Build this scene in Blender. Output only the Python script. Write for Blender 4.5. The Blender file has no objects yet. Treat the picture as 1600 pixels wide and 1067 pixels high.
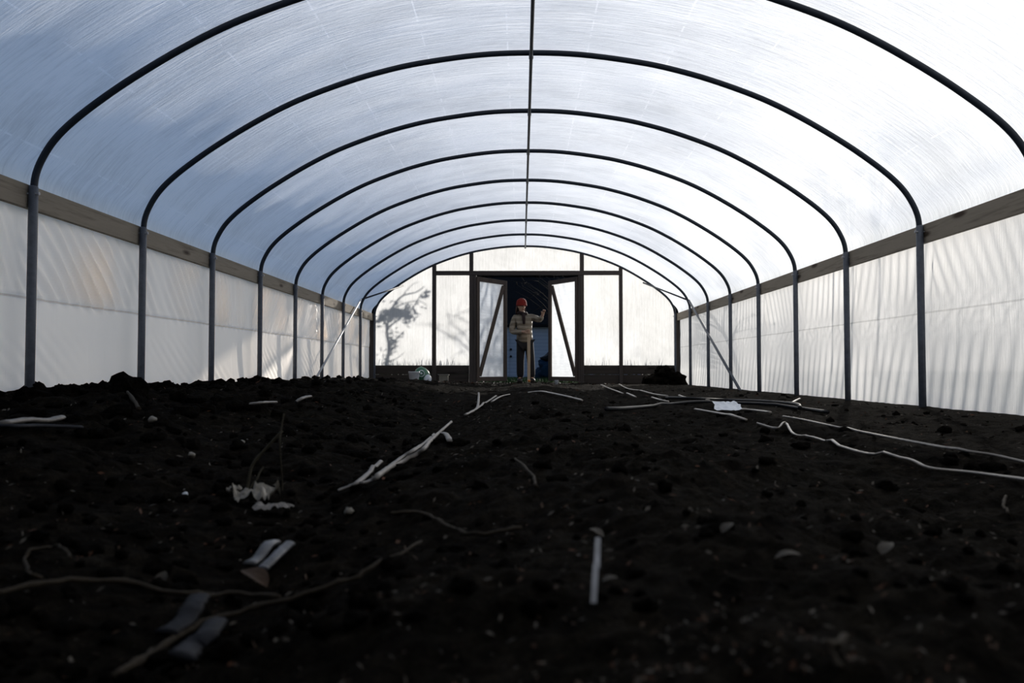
import bpy, bmesh, math, random
from mathutils import Vector, Matrix, noise
random.seed(7)
C = bpy.context.scene.collection
PI = math.pi

# ------------------------------------------------------------------ basics
CAM_Z = 0.28
FPX = 1290.0
VPX, VPY = 815.0, 577.0
S = 1.443                       # hoop spacing
def HY(k): return (3.4 + k) * S  # depth of hoop k
CX = 0.06                       # house centre line
HALF = 3.0
YEND = HY(8)
AZ, EL = math.radians(22), math.radians(15)
SUN = Vector((math.sin(AZ) * math.cos(EL), math.cos(AZ) * math.cos(EL), math.sin(EL)))

def sm(a, b, x):
    t = max(0.0, min(1.0, (x - a) / (b - a)))
    return t * t * (3 - 2 * t)
def nz(x, y, z=0.0): return noise.noise(Vector((x, y, z)))

class MB:
    def __init__(s): s.v = []; s.f = []; s.m = []; s.mi = 0
    def add(s, vs, fs):
        o = len(s.v); s.v += [tuple(v) for v in vs]
        for f in fs: s.f.append(tuple(i + o for i in f)); s.m.append(s.mi)
        return s
    def box(s, c, d, M=None):
        x, y, z = d[0] / 2, d[1] / 2, d[2] / 2
        vs = [Vector((a, b, e)) for a in (-x, x) for b in (-y, y) for e in (-z, z)]
        if M: vs = [M @ v for v in vs]
        vs = [v + Vector(c) for v in vs]
        return s.add(vs, [(0, 1, 3, 2), (4, 6, 7, 5), (0, 4, 5, 1), (2, 3, 7, 6), (0, 2, 6, 4), (1, 5, 7, 3)])
    def bar(s, p, q, w, h, up=(0, 0, 1)):
        p, q = Vector(p), Vector(q); d = (q - p); L = d.length; d.normalize()
        u = Vector(up); side = d.cross(u)
        if side.length < 1e-4: side = d.cross(Vector((0, 1, 0)))
        side.normalize(); u = side.cross(d)
        M = Matrix((side, d, u)).transposed()
        return s.box((p + q) / 2, (w, L, h), M)
    def tube(s, pts, r, n=10, flat=1.0, cap=True):
        pts = [Vector(p) for p in pts]; rs = r if isinstance(r, (list, tuple)) else [r] * len(pts)
        vs = []; prev = None
        for i, p in enumerate(pts):
            a = pts[max(0, i - 1)]; b = pts[min(len(pts) - 1, i + 1)]
            t = (b - a)
            if t.length < 1e-9: t = Vector((0, 0, 1))
            t.normalize()
            if prev is None:
                ref = Vector((0, 0, 1)) if abs(t.z) < .9 else Vector((1, 0, 0))
                side = t.cross(ref).normalized()
            else:
                side = prev - t * prev.dot(t)
                side = side.normalized() if side.length > 1e-6 else t.cross(Vector((0, 0, 1))).normalized()
            prev = side; up = side.cross(t)
            for j in range(n):
                A = 2 * PI * j / n
                vs.append(p + side * math.cos(A) * rs[i] + up * math.sin(A) * rs[i] * flat)
        fs = []
        for i in range(len(pts) - 1):
            for j in range(n):
                fs.append((i * n + j, i * n + (j + 1) % n, (i + 1) * n + (j + 1) % n, (i + 1) * n + j))
        if cap:
            fs.append(tuple(range(n - 1, -1, -1))); k = (len(pts) - 1) * n; fs.append(tuple(range(k, k + n)))
        return s.add(vs, fs)
    def lathe(s, prof, c=(0, 0, 0), n=20, M=None):
        vs = []
        for r, z in prof:
            for j in range(n):
                v = Vector((r * math.cos(2 * PI * j / n), r * math.sin(2 * PI * j / n), z))
                if M: v = M @ v
                vs.append(v + Vector(c))
        fs = []
        for i in range(len(prof) - 1):
            for j in range(n):
                fs.append((i * n + j, i * n + (j + 1) % n, (i + 1) * n + (j + 1) % n, (i + 1) * n + j))
        if prof[0][0] > 1e-4: fs.append(tuple(range(n - 1, -1, -1)))
        if prof[-1][0] > 1e-4:
            k = (len(prof) - 1) * n; fs.append(tuple(range(k, k + n)))
        return s.add(vs, fs)
    def lump(s, c, r, sub=2, rough=.35, seed=0.0, sq=(1, 1, 1), fr=1.6):
        bm = bmesh.new(); bmesh.ops.create_icosphere(bm, subdivisions=sub, radius=1)
        vs = []
        for v in bm.verts:
            d = v.co.normalized()
            k = 1 + rough * (nz(d.x * fr + seed, d.y * fr, d.z * fr) + .5 * nz(d.x * fr * 2.3, d.y * fr * 2.3 + seed, d.z * fr * 2.3) + .3 * nz(d.x * fr * 5, d.y * fr * 5, d.z * fr * 5 + seed))
            vs.append(Vector((d.x * k * r * sq[0], d.y * k * r * sq[1], d.z * k * r * sq[2])) + Vector(c))
        fs = [tuple(v.index for v in f.verts) for f in bm.faces]; bm.free()
        return s.add(vs, fs)
    def grid(s, rows):
        n = len(rows[0]); vs = [v for r in rows for v in r]
        fs = [(i * n + j, i * n + j + 1, (i + 1) * n + j + 1, (i + 1) * n + j) for i in range(len(rows) - 1) for j in range(n - 1)]
        return s.add(vs, fs)

def obj(name, mb, mat, parent=None, smooth=True, bevel=0.0):
    me = bpy.data.meshes.new(name)
    off = Vector(ROOTLOC[parent.name]) if parent is not None else Vector((0, 0, 0))
    me.from_pydata([tuple(Vector(v) - off) for v in mb.v], [], mb.f)
    mats = mat if isinstance(mat, (list, tuple)) else [mat]
    for m in mats: me.materials.append(m)
    if len(mats) > 1:
        for i, p in enumerate(me.polygons): p.material_index = mb.m[i]
    if smooth:
        for p in me.polygons: p.use_smooth = True
    bm = bmesh.new(); bm.from_mesh(me); bmesh.ops.recalc_face_normals(bm, faces=bm.faces); bm.to_mesh(me); bm.free()
    me.update()
    o = bpy.data.objects.new(name, me); C.objects.link(o)
    if parent is not None:
        o.parent = parent; ROOTLOC[o.name] = tuple(off)
    if bevel:
        b = o.modifiers.new('bevel', 'BEVEL'); b.width = bevel; b.segments = 2; b.limit_method = 'ANGLE'
    return o
ROOTLOC = {}
def tag(o, label, cat=None, group=None, kind=None):
    if label: o['label'] = label
    if cat: o['category'] = cat
    if group: o['group'] = group
    if kind: o['kind'] = kind
    return o
def thing(name, label, cat, loc=(0, 0, 0), group=None, kind=None):
    o = bpy.data.objects.new(name, None); C.objects.link(o); o.location = loc; o.empty_display_size = .1
    ROOTLOC[o.name] = tuple(loc)
    return tag(o, label, cat, group, kind)
def recentre(o, p):
    """move the origin of a one-mesh thing to its base point p"""
    p = Vector(p); o.data.transform(Matrix.Translation(-p)); o.location = p; return o
def dup(root, loc, label=None):
    r = root.copy(); C.objects.link(r); r.location = loc
    if label: r['label'] = label
    for ch in list(root.children):
        c = ch.copy(); C.objects.link(c); c.parent = r
        for g in list(ch.children):
            d = g.copy(); C.objects.link(d); d.parent = c
    return r

# ------------------------------------------------------------------ materials
def nodes(name):
    m = bpy.data.materials.new(name); m.use_nodes = True; nt = m.node_tree; nt.nodes.clear()
    out = nt.nodes.new('ShaderNodeOutputMaterial'); return m, nt, out
class N:
    def __init__(s, nt): s.nt = nt
    def n(s, t, **kw):
        x = s.nt.nodes.new(t)
        for k, v in kw.items():
            if k.startswith('i_'):
                key = k[2:]; x.inputs[int(key) if key.isdigit() else key.replace('_', ' ')].default_value = v
            else: setattr(x, k, v)
        return x
    def l(s, a, b): s.nt.links.new(a, b)
    def math(s, op, a, b=None, clamp=False):
        x = s.nt.nodes.new('ShaderNodeMath'); x.operation = op; x.use_clamp = clamp
        for i, q in enumerate((a, b)):
            if q is None: continue
            if isinstance(q, (int, float)): x.inputs[i].default_value = q
            else: s.l(q, x.inputs[i])
        return x.outputs[0]
    def noise(s, vec, scale, detail=3, rough=.55):
        x = s.n('ShaderNodeTexNoise'); x.inputs['Scale'].default_value = scale; x.inputs['Detail'].default_value = detail; x.inputs['Roughness'].default_value = rough
        if vec is not None: s.l(vec, x.inputs['Vector'])
        return x.outputs['Fac']
    def ramp(s, fac, stops):
        x = s.n('ShaderNodeValToRGB'); e = x.color_ramp.elements
        while len(e) < len(stops): e.new(.5)
        for i, (p, c) in enumerate(stops): e[i].position = p; e[i].color = (*c, 1) if len(c) == 3 else c
        s.l(fac, x.inputs[0]); return x.outputs[0]
    def mapping(s, vec, scale, rot=(0, 0, 0)):
        x = s.n('ShaderNodeMapping'); x.inputs['Scale'].default_value = scale; x.inputs['Rotation'].default_value = rot
        s.l(vec, x.inputs['Vector']); return x.outputs[0]
    def bump(s, h, strength=.3, dist=.01):
        x = s.n('ShaderNodeBump'); x.inputs['Strength'].default_value = strength; x.inputs['Distance'].default_value = dist
        s.l(h, x.inputs['Height']); return x.outputs[0]

def mat_plain(name, col, rough=.6, spec=.4, var=.25, scale=12, bump=.15, metallic=0, dark=None):
    m, nt, out = nodes(name); g = N(nt)
    tc = g.n('ShaderNodeTexCoord').outputs['Object']
    f = g.noise(tc, scale, 4)
    d = dark or tuple(c * (1 - var) for c in col)
    c = g.ramp(f, [(.3, d), (.7, col)])
    p = g.n('ShaderNodeBsdfPrincipled'); p.inputs['Roughness'].default_value = rough; p.inputs['Specular IOR Level'].default_value = spec; p.inputs['Metallic'].default_value = metallic
    g.l(c, p.inputs['Base Color'])
    if bump: g.l(g.bump(g.noise(tc, scale * 3, 3), bump, .01), p.inputs['Normal'])
    g.l(p.outputs[0], out.inputs[0]); return m

def mat_wood(name, col, dark, axis='y', knots=True, scale=1.0):
    m, nt, out = nodes(name); g = N(nt)
    tc = g.n('ShaderNodeTexCoord').outputs['Object']
    sc = {'x': (1.2, 22, 22), 'y': (22, 1.2, 22), 'z': (22, 22, 1.2)}[axis]
    f = g.noise(g.mapping(tc, tuple(a * scale for a in sc)), 1.0, 6, .65)
    c = g.ramp(f, [(.25, dark), (.5, col), (.8, tuple(x * .75 for x in col))])
    if knots:
        vs = {'x': (1.6, 7, 7), 'y': (7, 1.6, 7), 'z': (7, 7, 1.6)}[axis]
        v = g.n('ShaderNodeTexVoronoi'); v.inputs['Scale'].default_value = 1.0
        g.l(g.mapping(tc, vs), v.inputs['Vector'])
        k = g.ramp(v.outputs['Distance'], [(.0, (0, 0, 0)), (.10, (.05, .05, .05)), (.2, (1, 1, 1))])
        mx = g.n('ShaderNodeMix', data_type='RGBA'); mx.inputs[6].default_value = (dark[0] * .5, dark[1] * .4, dark[2] * .35, 1)
        g.l(k, mx.inputs[0]); g.l(c, mx.inputs[7]); c = mx.outputs[2]
    p = g.n('ShaderNodeBsdfPrincipled'); p.inputs['Roughness'].default_value = .8; p.inputs['Specular IOR Level'].default_value = .2
    g.l(c, p.inputs['Base Color']); g.l(g.bump(f, .25, .004), p.inputs['Normal'])
    g.l(p.outputs[0], out.inputs[0]); return m

def mat_film(name, trans, refl, clear=.12, gloss=.05, streak='u', creases=False, seam=None, fold=.25, grub=.3, tint2=None):
    """thin white polythene: light passes through it diffusely, a little passes straight"""
    m, nt, out = nodes(name); g = N(nt)
    uv = g.n('ShaderNodeUVMap'); uv.uv_map = 'film'; vec = uv.outputs[0]     # u along the sheet's width, v along its length, in metres
    sx = (1.6, 34, 1) if streak == 'u' else (34, 1.6, 1)
    st = g.noise(g.mapping(vec, sx), 1.0, 5, .7)                               # fine streaks
    patch = g.noise(g.mapping(vec, (1.1, 1.7, 1)), 1.0, 4, .6)                  # cloudy damp patches
    fine = g.noise(g.mapping(vec, (9, 60, 1) if streak == 'u' else (60, 9, 1)), 1.0, 3, .7)
    a = g.math('MULTIPLY', st, grub); a2 = g.math('MULTIPLY', patch, grub * .9); a3 = g.math('MULTIPLY', fine, grub * .6)
    k = g.math('SUBTRACT', 1 + grub * 1.25, g.math('ADD', a, g.math('ADD', a2, a3)))
    sep = g.n('ShaderNodeSeparateXYZ'); g.l(vec, sep.inputs[0])
    if creases:
        fr = g.math('FRACT', g.math('MULTIPLY', sep.outputs[0], 1 / .62))
        dline = g.math('ABSOLUTE', g.math('SUBTRACT', fr, .5))
        line = g.math('LESS_THAN', dline, .008)
        brk = g.math('GREATER_THAN', g.noise(g.mapping(vec, (1.5, 5, 1)), 1.0, 4, .8), .5)
        ln = g.math('MULTIPLY', g.math('MULTIPLY', line, brk), .22)
        k = g.math('ADD', k, ln)
    if seam is not None:
        dl = g.math('ABSOLUTE', g.math('SUBTRACT', sep.outputs[0], seam))
        k = g.math('SUBTRACT', k, g.math('MULTIPLY', g.math('LESS_THAN', dl, .007), .28))
    def tint(col):
        mx = g.n('ShaderNodeMix', data_type='RGBA', blend_type='MULTIPLY'); mx.inputs[0].default_value = 1
        mx.inputs[6].default_value = (*col, 1); g.l(k, mx.inputs[7]); return mx.outputs[2]
    bp = g.bump(g.math('ADD', st, g.math('MULTIPLY', fine, .5)), fold, .02)
    tr = g.n('ShaderNodeBsdfTranslucent'); g.l(tint(trans), tr.inputs[0]); g.l(bp, tr.inputs['Normal'])
    df = g.n('ShaderNodeBsdfDiffuse'); g.l(tint(refl), df.inputs[0]); g.l(bp, df.inputs['Normal'])
    ad = g.n('ShaderNodeAddShader'); g.l(tr.outputs[0], ad.inputs[0]); g.l(df.outputs[0], ad.inputs[1])
    gl = g.n('ShaderNodeBsdfGlossy'); gl.inputs['Roughness'].default_value = .28; gl.inputs[0].default_value = (.9, .92, .95, 1); g.l(bp, gl.inputs['Normal'])
    m1 = g.n('ShaderNodeMixShader'); m1.inputs[0].default_value = gloss; g.l(ad.outputs[0], m1.inputs[1]); g.l(gl.outputs[0], m1.inputs[2])
    tp = g.n('ShaderNodeBsdfTransparent'); tp.inputs[0].default_value = (1, .97, .93, 1)
    m2 = g.n('ShaderNodeMixShader'); m2.inputs[0].default_value = clear; g.l(m1.outputs[0], m2.inputs[1]); g.l(tp.outputs[0], m2.inputs[2])
    g.l(m2.outputs[0], out.inputs[0]); return m

M = {}
M['roof'] = mat_film('roof_film', (.80, .80, .79), (.18, .19, .20), clear=.02, gloss=.05, streak='u', creases=True, grub=.55, fold=.25)
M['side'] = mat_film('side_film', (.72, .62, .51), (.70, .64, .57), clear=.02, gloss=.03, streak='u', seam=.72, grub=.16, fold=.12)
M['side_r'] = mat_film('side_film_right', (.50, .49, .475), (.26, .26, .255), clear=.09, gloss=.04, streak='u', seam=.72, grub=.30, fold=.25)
M['end'] = mat_film('end_film', (.58, .58, .575), (.15, .15, .15), clear=.36, gloss=.03, streak='u', grub=.52, fold=.35)
M['doorfilm'] = mat_film('door_film', (.46, .475, .49), (.46, .465, .47), clear=.06, gloss=.14, streak='v', grub=.45, fold=.4)
M['bow'] = mat_plain('shaded_bow_steel', (.013, .018, .027), .5, .2, .3, 20, .05)  # galvanised like the posts; backlit darkness is put into the colour
M['post'] = mat_plain('galvanised_post', (.08, .09, .112), .5, .3, .35, 25, .05)
M['brace'] = mat_plain('sunlit_galvanised_pipe', (.36, .38, .41), .38, .5, .3, 25, .05)  # sunlight on the left lower brace is put into this colour
M['bolt'] = mat_plain('bolt_steel', (.3, .3, .32), .35, .5)
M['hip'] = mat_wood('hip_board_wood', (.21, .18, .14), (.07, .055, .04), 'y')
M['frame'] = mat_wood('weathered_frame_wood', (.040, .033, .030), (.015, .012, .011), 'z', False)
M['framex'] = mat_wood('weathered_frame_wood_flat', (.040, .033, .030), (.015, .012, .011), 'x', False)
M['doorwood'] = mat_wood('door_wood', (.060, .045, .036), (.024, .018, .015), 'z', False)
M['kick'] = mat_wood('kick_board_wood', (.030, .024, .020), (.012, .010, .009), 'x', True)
M['postwood'] = mat_wood('new_pine', (.34, .26, .18), (.22, .16, .10), 'z', False)
M['tape'] = mat_plain('drip_tape', (.30, .27, .24), .4, .35, .5, 14, .1)  # dark tape; its sunlit sheen is put into this pale colour
M['tape2'] = mat_plain('dim_drip_tape', (.17, .155, .14), .5, .3, .6, 20, .2)  # same tape where less light reaches it, dimness put into the colour
M['dimtape'] = mat_plain('shaded_drip_tape', (.018, .019, .023), .6, .04, .6, 30, .2)  # darkest copy of the tape, shade put into the colour
M['silver'] = mat_plain('silvery_tape', (.115, .118, .130), .4, .3, .75, 18, .2)  # near strips, the foreground's dimness put into the tone
M['hose'] = mat_plain('black_hose', (.006, .0065, .008), .5, .12, .3, 20, .05)
M['twig'] = mat_plain('dry_twig', (.030, .024, .017), .8, .08, .5, 40, .3)
M['straw'] = mat_plain('dry_straw', (.042, .037, .025), .7, .1, .4, 40, .2)
M['leaf'] = mat_plain('brown_leaf', (.030, .016, .008), .7, .1, .5, 30, .3)
M['leaf2'] = mat_plain('pale_leaf', (.050, .043, .034), .7, .15, .5, 30, .3)
M['leaf3'] = mat_plain('rust_leaf', (.055, .022, .010), .7, .1, .5, 30, .3)
M['white'] = mat_plain('white_plastic', (.55, .58, .62), .45, .4, .15, 10, .1)
M['scrap'] = mat_plain('pale_scrap', (.15, .135, .11), .5, .4, .4, 18, .3)
M['greenplastic'] = mat_plain('green_bag_print', (.03, .13, .07), .4, .5, .3, 10, .2)
M['tub'] = mat_plain('stained_tub', (.16, .15, .125), .6, .3, .3, 10, .1)

def mat_soil(name, a, b, sc=1.0):
    m, nt, out = nodes(name); g = N(nt)
    tc = g.n('ShaderNodeTexCoord').outputs['Object']
    f = g.noise(tc, 7 * sc, 8, .7); f2 = g.noise(tc, 60 * sc, 5, .7)
    f3 = g.noise(tc, 28 * sc, 6, .75)
    c = g.ramp(g.math('ADD', g.math('MULTIPLY', f, .45), g.math('MULTIPLY', f3, .55)), [(.36, a), (.52, tuple(q * .45 for q in b)), (.63, b)])
    p = g.n('ShaderNodeBsdfPrincipled'); p.inputs['Roughness'].default_value = .95; p.inputs['Specular IOR Level'].default_value = .015
    g.l(c, p.inputs['Base Color'])
    h = g.math('ADD', g.math('MULTIPLY', f, 1.0), g.math('MULTIPLY', f2, .45))
    g.l(g.bump(h, 1.0, .06), p.inputs['Normal'])
    g.l(p.outputs[0], out.inputs[0]); return m
M['soil'] = mat_soil('garden_soil', (.0008, .0007, .00055), (.0150, .0125, .0092))
M['clod'] = mat_soil('soil_clod', (.0010, .0009, .0007), (.0105, .0088, .0066), 2)
M['grass'] = mat_plain('lawn_grass', (.022, .045, .014), .9, .1, .5, 3, .5)
M['blade'] = mat_plain('grass_blade', (.03, .065, .018), .8, .1, .4, 5, 0)

# ------------------------------------------------------------------ house profile
PROF = [(0, 2.742), (.4, 2.726), (.85, 2.664), (1.15, 2.598), (1.45, 2.508), (1.8, 2.375), (2.1, 2.225), (2.4, 2.045), (2.62, 1.893), (2.78, 1.765), (2.885, 1.655), (2.955, 1.54), (2.99, 1.44), (3.0, 1.33)]
def catmull(P, n=6):
    out = []
    for i in range(len(P) - 1):
        p0 = P[max(0, i - 1)]; p1 = P[i]; p2 = P[i + 1]; p3 = P[min(len(P) - 1, i + 2)]
        if i == 0: p0 = (-P[1][0], P[1][1])
        for k in range(n):
            t = k / n
            out.append(tuple(.5 * ((2 * b) + (-a + c) * t + (2 * a - 5 * b + 4 * c - d) * t * t + (-a + 3 * b - 3 * c + d) * t ** 3) for a, b, c, d in zip(p0, p1, p2, p3)))
    out.append(P[-1]); return out
HALFPROF = catmull(PROF, 5)
FULL = [(-u, z) for u, z in reversed(HALFPROF)] + HALFPROF[1:]
def prof_z(u):
    u = abs(u)
    for (a, za), (b, zb) in zip(HALFPROF, HALFPROF[1:]):
        if a <= u <= b + 1e-9: return za + (zb - za) * (u - a) / max(1e-9, b - a)
    return HALFPROF[-1][1]

# ------------------------------------------------------------------ soil
def gh(x, y):
    L = sm(-.45, -1.7, x)
    fy = 1 - .8 * sm(10.5, 14.5, y)
    z = .118 * L * fy
    z += .05 * math.exp(-((x - .2) / .42) ** 2) * (1 - sm(12, 15, y))
    z -= .02 * math.exp(-((x + .42) / .14) ** 2)
    z -= .02 * math.exp(-((x - .85) / .18) ** 2)
    amp = 1 - .35 * sm(.9, 2.0, x)
    z += .028 * nz(x * 1.4, y * 1.1, 3.1) * amp
    z += (.030 + .030 * L) * nz(x * 4.3, y * 4.3, 1.7) * amp
    z += (.016 + .022 * L) * abs(nz(x * 9, y * 9, 5.2)) * amp
    z += (.009 + .006 * L) * nz(x * 21, y * 21, 8.0)
    z += (.011 * abs(nz(x * 33, y * 33, 4.0)) + .006 * nz(x * 60, y * 60, 2.0)) if y < 7 else 0
    z += .022 * max(0, nz(x * 14, y * 12, 6.6)) * (.5 + L)
    z -= .05 * (1 - sm(.35, .85, y))
    z *= 1 - .5 * sm(14.5, 16.3, y)
    if x > 2.3: z = z * (1 - .75 * sm(2.3, 3.05, x)) - .01
    return z
def axis_pts(lo, hi, c, d0, grow, dmax):
    out = [c]; d = d0; x = c
    while x < hi:
        x += d; out.append(min(x, hi)); d = min(dmax, d * grow)
    left = []; d = d0; x = c
    while x > lo:
        x -= d; left.append(max(x, lo)); d = min(dmax, d * grow)
    return list(reversed(left)) + out
xs = axis_pts(-3.12, 3.24, 0, .011, 1.012, .032)
ys = axis_pts(-1.0, YEND + .9, .7, .010, 1.006, .06)
b = MB(); b.grid([[Vector((x, y, gh(x, y))) for x in xs] for y in ys])
tag(obj('floor', b, M['soil']), None, None, None, 'structure')
def on_ground(px, py, lift=0.0):
    """point of the soil in the direction of a photo point"""
    dx = (px - VPX) / FPX; dz = (VPY - py) / FPX
    y = .4
    while y < YEND + .6:
        if CAM_Z + dz * y <= gh(dx * y, y) : break
        y += .01 if y < 4 else .03
    return Vector((dx * y, y, gh(dx * y, y) + lift))
def ground(x, y, lift=0.0): return Vector((x, y, gh(x, y) + lift))

# big plane outside
b = MB(); rows = []
for yy in [-60, -20, 0, 16.6, 17, 17.6, 18.4, 19.5, 21, 24, 28, 34, 45, 60, 90, 140]:
    rows.append([Vector((xx, yy, -.1 if yy < 17.2 else -.03)) for xx in [-120, -60, -30, -15, -6, -3, -1, 0, 1, 3, 6, 15, 30, 60, 120]])
b.grid(rows); tag(obj('ground', b, M['grass']), None, None, None, 'structure')

# ------------------------------------------------------------------ film sheets
def uvmesh(name, rows, uvs, mat):
    b = MB(); b.grid(rows); o = obj(name, b, mat)
    lay = o.data.uv_layers.new(name='film'); flat = [q for r in uvs for q in r]
    for lp in o.data.loops: lay.data[lp.index].uv = flat[lp.vertex_index]
    return o
YB = -1.0
# roof
def film_prof():
    out = []; P = FULL; acc = 0
    for i, (u, z) in enumerate(P):
        a = P[max(0, i - 1)]; c = P[min(len(P) - 1, i + 1)]
        tx, tz = c[0] - a[0], c[1] - a[1]; L = math.hypot(tx, tz); nx, nzv = -tz / L, tx / L
        if nzv < 0 or (abs(nzv) < .2 and nx * u < 0): nx, nzv = -nx, -nzv
        off = .026 + .055 * sm(1.62, 1.42, z)
        out.append((u + nx * off, z + nzv * off))
    return out
FP = film_prof()
arc = [0]
for p, q in zip(FP, FP[1:]): arc.append(arc[-1] + math.hypot(q[0] - p[0], q[1] - p[1]))
ry = [YB + (YEND + .07 - YB) * i / 190 for i in range(191)]
def bay(y): return (y / S - 3.4)
rows, uvs = [], []
for y in ry:
    t = bay(y) % 1.0; sag = math.sin(PI * t)
    r, uu = [], []
    for (u, z), s in zip(FP, arc):
        h = max(0, (z - 1.5)) / 1.2
        k = 1 - .006 * sag * sm(1.45, 1.75, z)
        w = .006 * nz(s * 2.2, y * 5.0, 4.0) * sag
        r.append(Vector((CX + u * k, y, z - .012 * sag * h + w))); uu.append((s, y))
    rows.append(r); uvs.append(uu)
tag(uvmesh('ceiling', rows, uvs, M['roof']), None, None, None, 'structure')

SIDE = HALF + .088
slopes = [1.0, .95, .3, -.55, -.9, .6, -.5, .4, -.3, .5, .7]
def wrinkle_left(y, z):
    kb = bay(y); k = math.floor(kb); t = kb - k
    pin = sm(0, .12, t) * sm(1, .88, t)
    c = slopes[int(k) % len(slopes)]
    ph = (y + c * (z - 1.0)) / (.155 if c > .8 else .125) * 2 * PI + 5.5 * nz(y * 1.5, z * .9, 9)
    up = sm(1.36, 1.15, z) * sm(.66, .80, z)
    amp = .036 * max(.12, .5 + 1.3 * nz(y * 2.1, z * 1.6 + k * 3.3, 2))
    d = amp * math.sin(ph) * up
    lo = sm(.62, .4, z)
    d += .011 * lo * math.sin((y + 1.3 * z) / .16 * 2 * PI + 3 * nz(y * 1.5, z, 3)) * max(0, nz(y * .8, z * 1.2, 7) + .25)
    d += .004 * abs(nz(y * 12, z * .5, 1.0)) + .022 * nz(y * 1.7, z * 1.5, 6)
    bil = .03 * math.sin(PI * t) * math.sin(PI * max(0, min(1, z / 1.36)))
    return d * (.35 + .65 * pin) + bil + (.012 if z < .72 else 0)
def wrinkle_right(y, z):
    kb = bay(y); k = math.floor(kb); t = kb - k
    up = sm(1.36, 1.15, z) * sm(.75, .95, z)
    c = [-.5, .25, .3, -.4, .2, .3, -.2, .3][int(k) % 8]
    d = .008 * up * math.sin((y + c * z) / .15 * 2 * PI + 3 * nz(y * 1.2, z, 5)) * (.4 + max(0, nz(y, 4.2, 1) + .3))
    lo = sm(.62, .3, z)
    d += .012 * lo * math.sin((y + .22 * z) / .17 * 2 * PI + 3.2 * nz(y * .9, z * .6, 2)) * (.5 + .5 * nz(y * 1.6, 2, 2))
    mid = math.exp(-((z - .68) / .13) ** 2)
    d += .009 * mid * nz(y * 14, z * 16, 3)
    d += .012 * nz(y * 1.9, z * 1.6, 8)
    return d + .02 * math.sin(PI * t) * math.sin(PI * max(0, min(1, z / 1.36)))
def side_wall(name, sgn, fn, mat, zs):
    yy = [YB + (YEND + .06 - YB) * i / 900 for i in range(901)]
    rows = []; uvs = []
    for y in yy:
        rows.append([Vector((CX + sgn * (SIDE + fn(y, z)), y, z)) for z in zs]); uvs.append([(z, y) for z in zs])
    return tag(uvmesh(name, rows, uvs, mat), None, None, None, 'structure')
zs = [-.12 + 1.50 * i / 84 for i in range(85)]
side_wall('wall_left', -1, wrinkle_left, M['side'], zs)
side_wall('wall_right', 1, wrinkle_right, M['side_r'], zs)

# far wall film with the door opening cut out, and an unseen plank wall added behind the camera to block light
DX0, DX1, DZ = -.97, 1.185, 2.2
def end_panel(name, x0, x1, z0, n):
    rows = []; uvs = []
    for i in range(n + 1):
        x = x0 + (x1 - x0) * i / n; zt = prof_z(min(2.999, abs(x - CX))) + .015; r = []; uu = []
        if abs(x - CX) > 2.99: zt = 1.36
        for j in range(41):
            z = z0 + (zt - z0) * j / 40
            w = .006 * nz(x * 2.2, z * 9 + x * 4, 3) + .004 * nz(x * 9, z * 5, 5) + .012 * nz(x * 1.3, z * 1.4, 1)
            r.append(Vector((x, YEND + .075 + w, z))); uu.append((z, x))
        rows.append(r); uvs.append(uu)
    return rows, uvs
b = MB(); UV = []
for a in [(-3.03, DX0, .28, 60), (DX0, DX1, DZ, 50), (DX1, 3.15, .28, 60)]:
    r, u = end_panel('', *a); b.grid(r); UV += [q for w in u for q in w]
o = obj('wall_far', b, M['end']); lay = o.data.uv_layers.new(name='film')
for lp in o.data.loops: lay.data[lp.index].uv = UV[lp.vertex_index]
tag(o, None, None, None, 'structure')
b = MB()
for i in range(16):
    x0 = -3.1 + i * .395
    for j in range(1): b.box((x0 + .19, YB - .02, 1.3), (.385, .03, 3.0))
tag(obj('wall_rear_light_block', b, M['kick'], smooth=False), None, None, None, 'structure')  # unseen, added to keep light from behind off the foreground

# ------------------------------------------------------------------ hoops
ordn = ['first', 'second', 'third', 'fourth', 'fifth', 'sixth', 'seventh', 'eighth']
root = thing('steel_hoop', 'dark steel pipe hoop closest to the viewer, its top running out of the picture', 'greenhouse hoop', (CX, HY(0), 0), 'steel hoops carrying the plastic roof')
b = MB(); b.tube([(CX + u, HY(0), z) for u, z in FULL], .0215, 10); obj('bow', b, M['bow'], root)
for sg in (-1, 1):
    b = MB(); b.tube([(CX + sg * HALF, HY(0), -.25), (CX + sg * HALF, HY(0), .6), (CX + sg * HALF, HY(0), 1.375), (CX + sg * HALF, HY(0), 1.385)], [.027, .027, .027, .023], 12)
    gp = obj('ground_post', b, M['post'], root)
    gp['label'] = 'galvanised ground post in a lighter, better lit tone'
    b = MB(); b.tube([(CX + sg * (HALF - .045), HY(0) - .012, 1.335), (CX + sg * (HALF + .05), HY(0) - .012, 1.335)], .006, 8)
    b.lathe([(.011, -.004), (.011, .004)], (CX + sg * (HALF - .04), HY(0) - .012, 1.335), 6, Matrix.Rotation(PI / 2, 3, 'Y')); obj('bolt', b, M['bolt'], gp, False)
for k in range(1, 9):
    lab = f'{ordn[k]} dark steel pipe hoop counting inward from the viewer' if k < 8 else 'last dark steel pipe hoop, framing the far end wall'
    dup(root, (CX, HY(k), 0), lab)

# ridge purlin
root = thing('ridge_pipe', 'thin straight pipe running along the ridge under all the hoops', 'pipe', (CX + .015, YB, 2.70))
b = MB(); b.tube([(CX + .015, YB + (YEND - YB) * i / 20, 2.703) for i in range(21)], .0135, 8); obj('pipe', b, M['bow'], root)
for k in range(9):
    b = MB(); b.box((CX + .015, HY(k), 2.722), (.035, .05, .045)); obj('clamp', b, M['bow'], root, False, .004)

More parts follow.
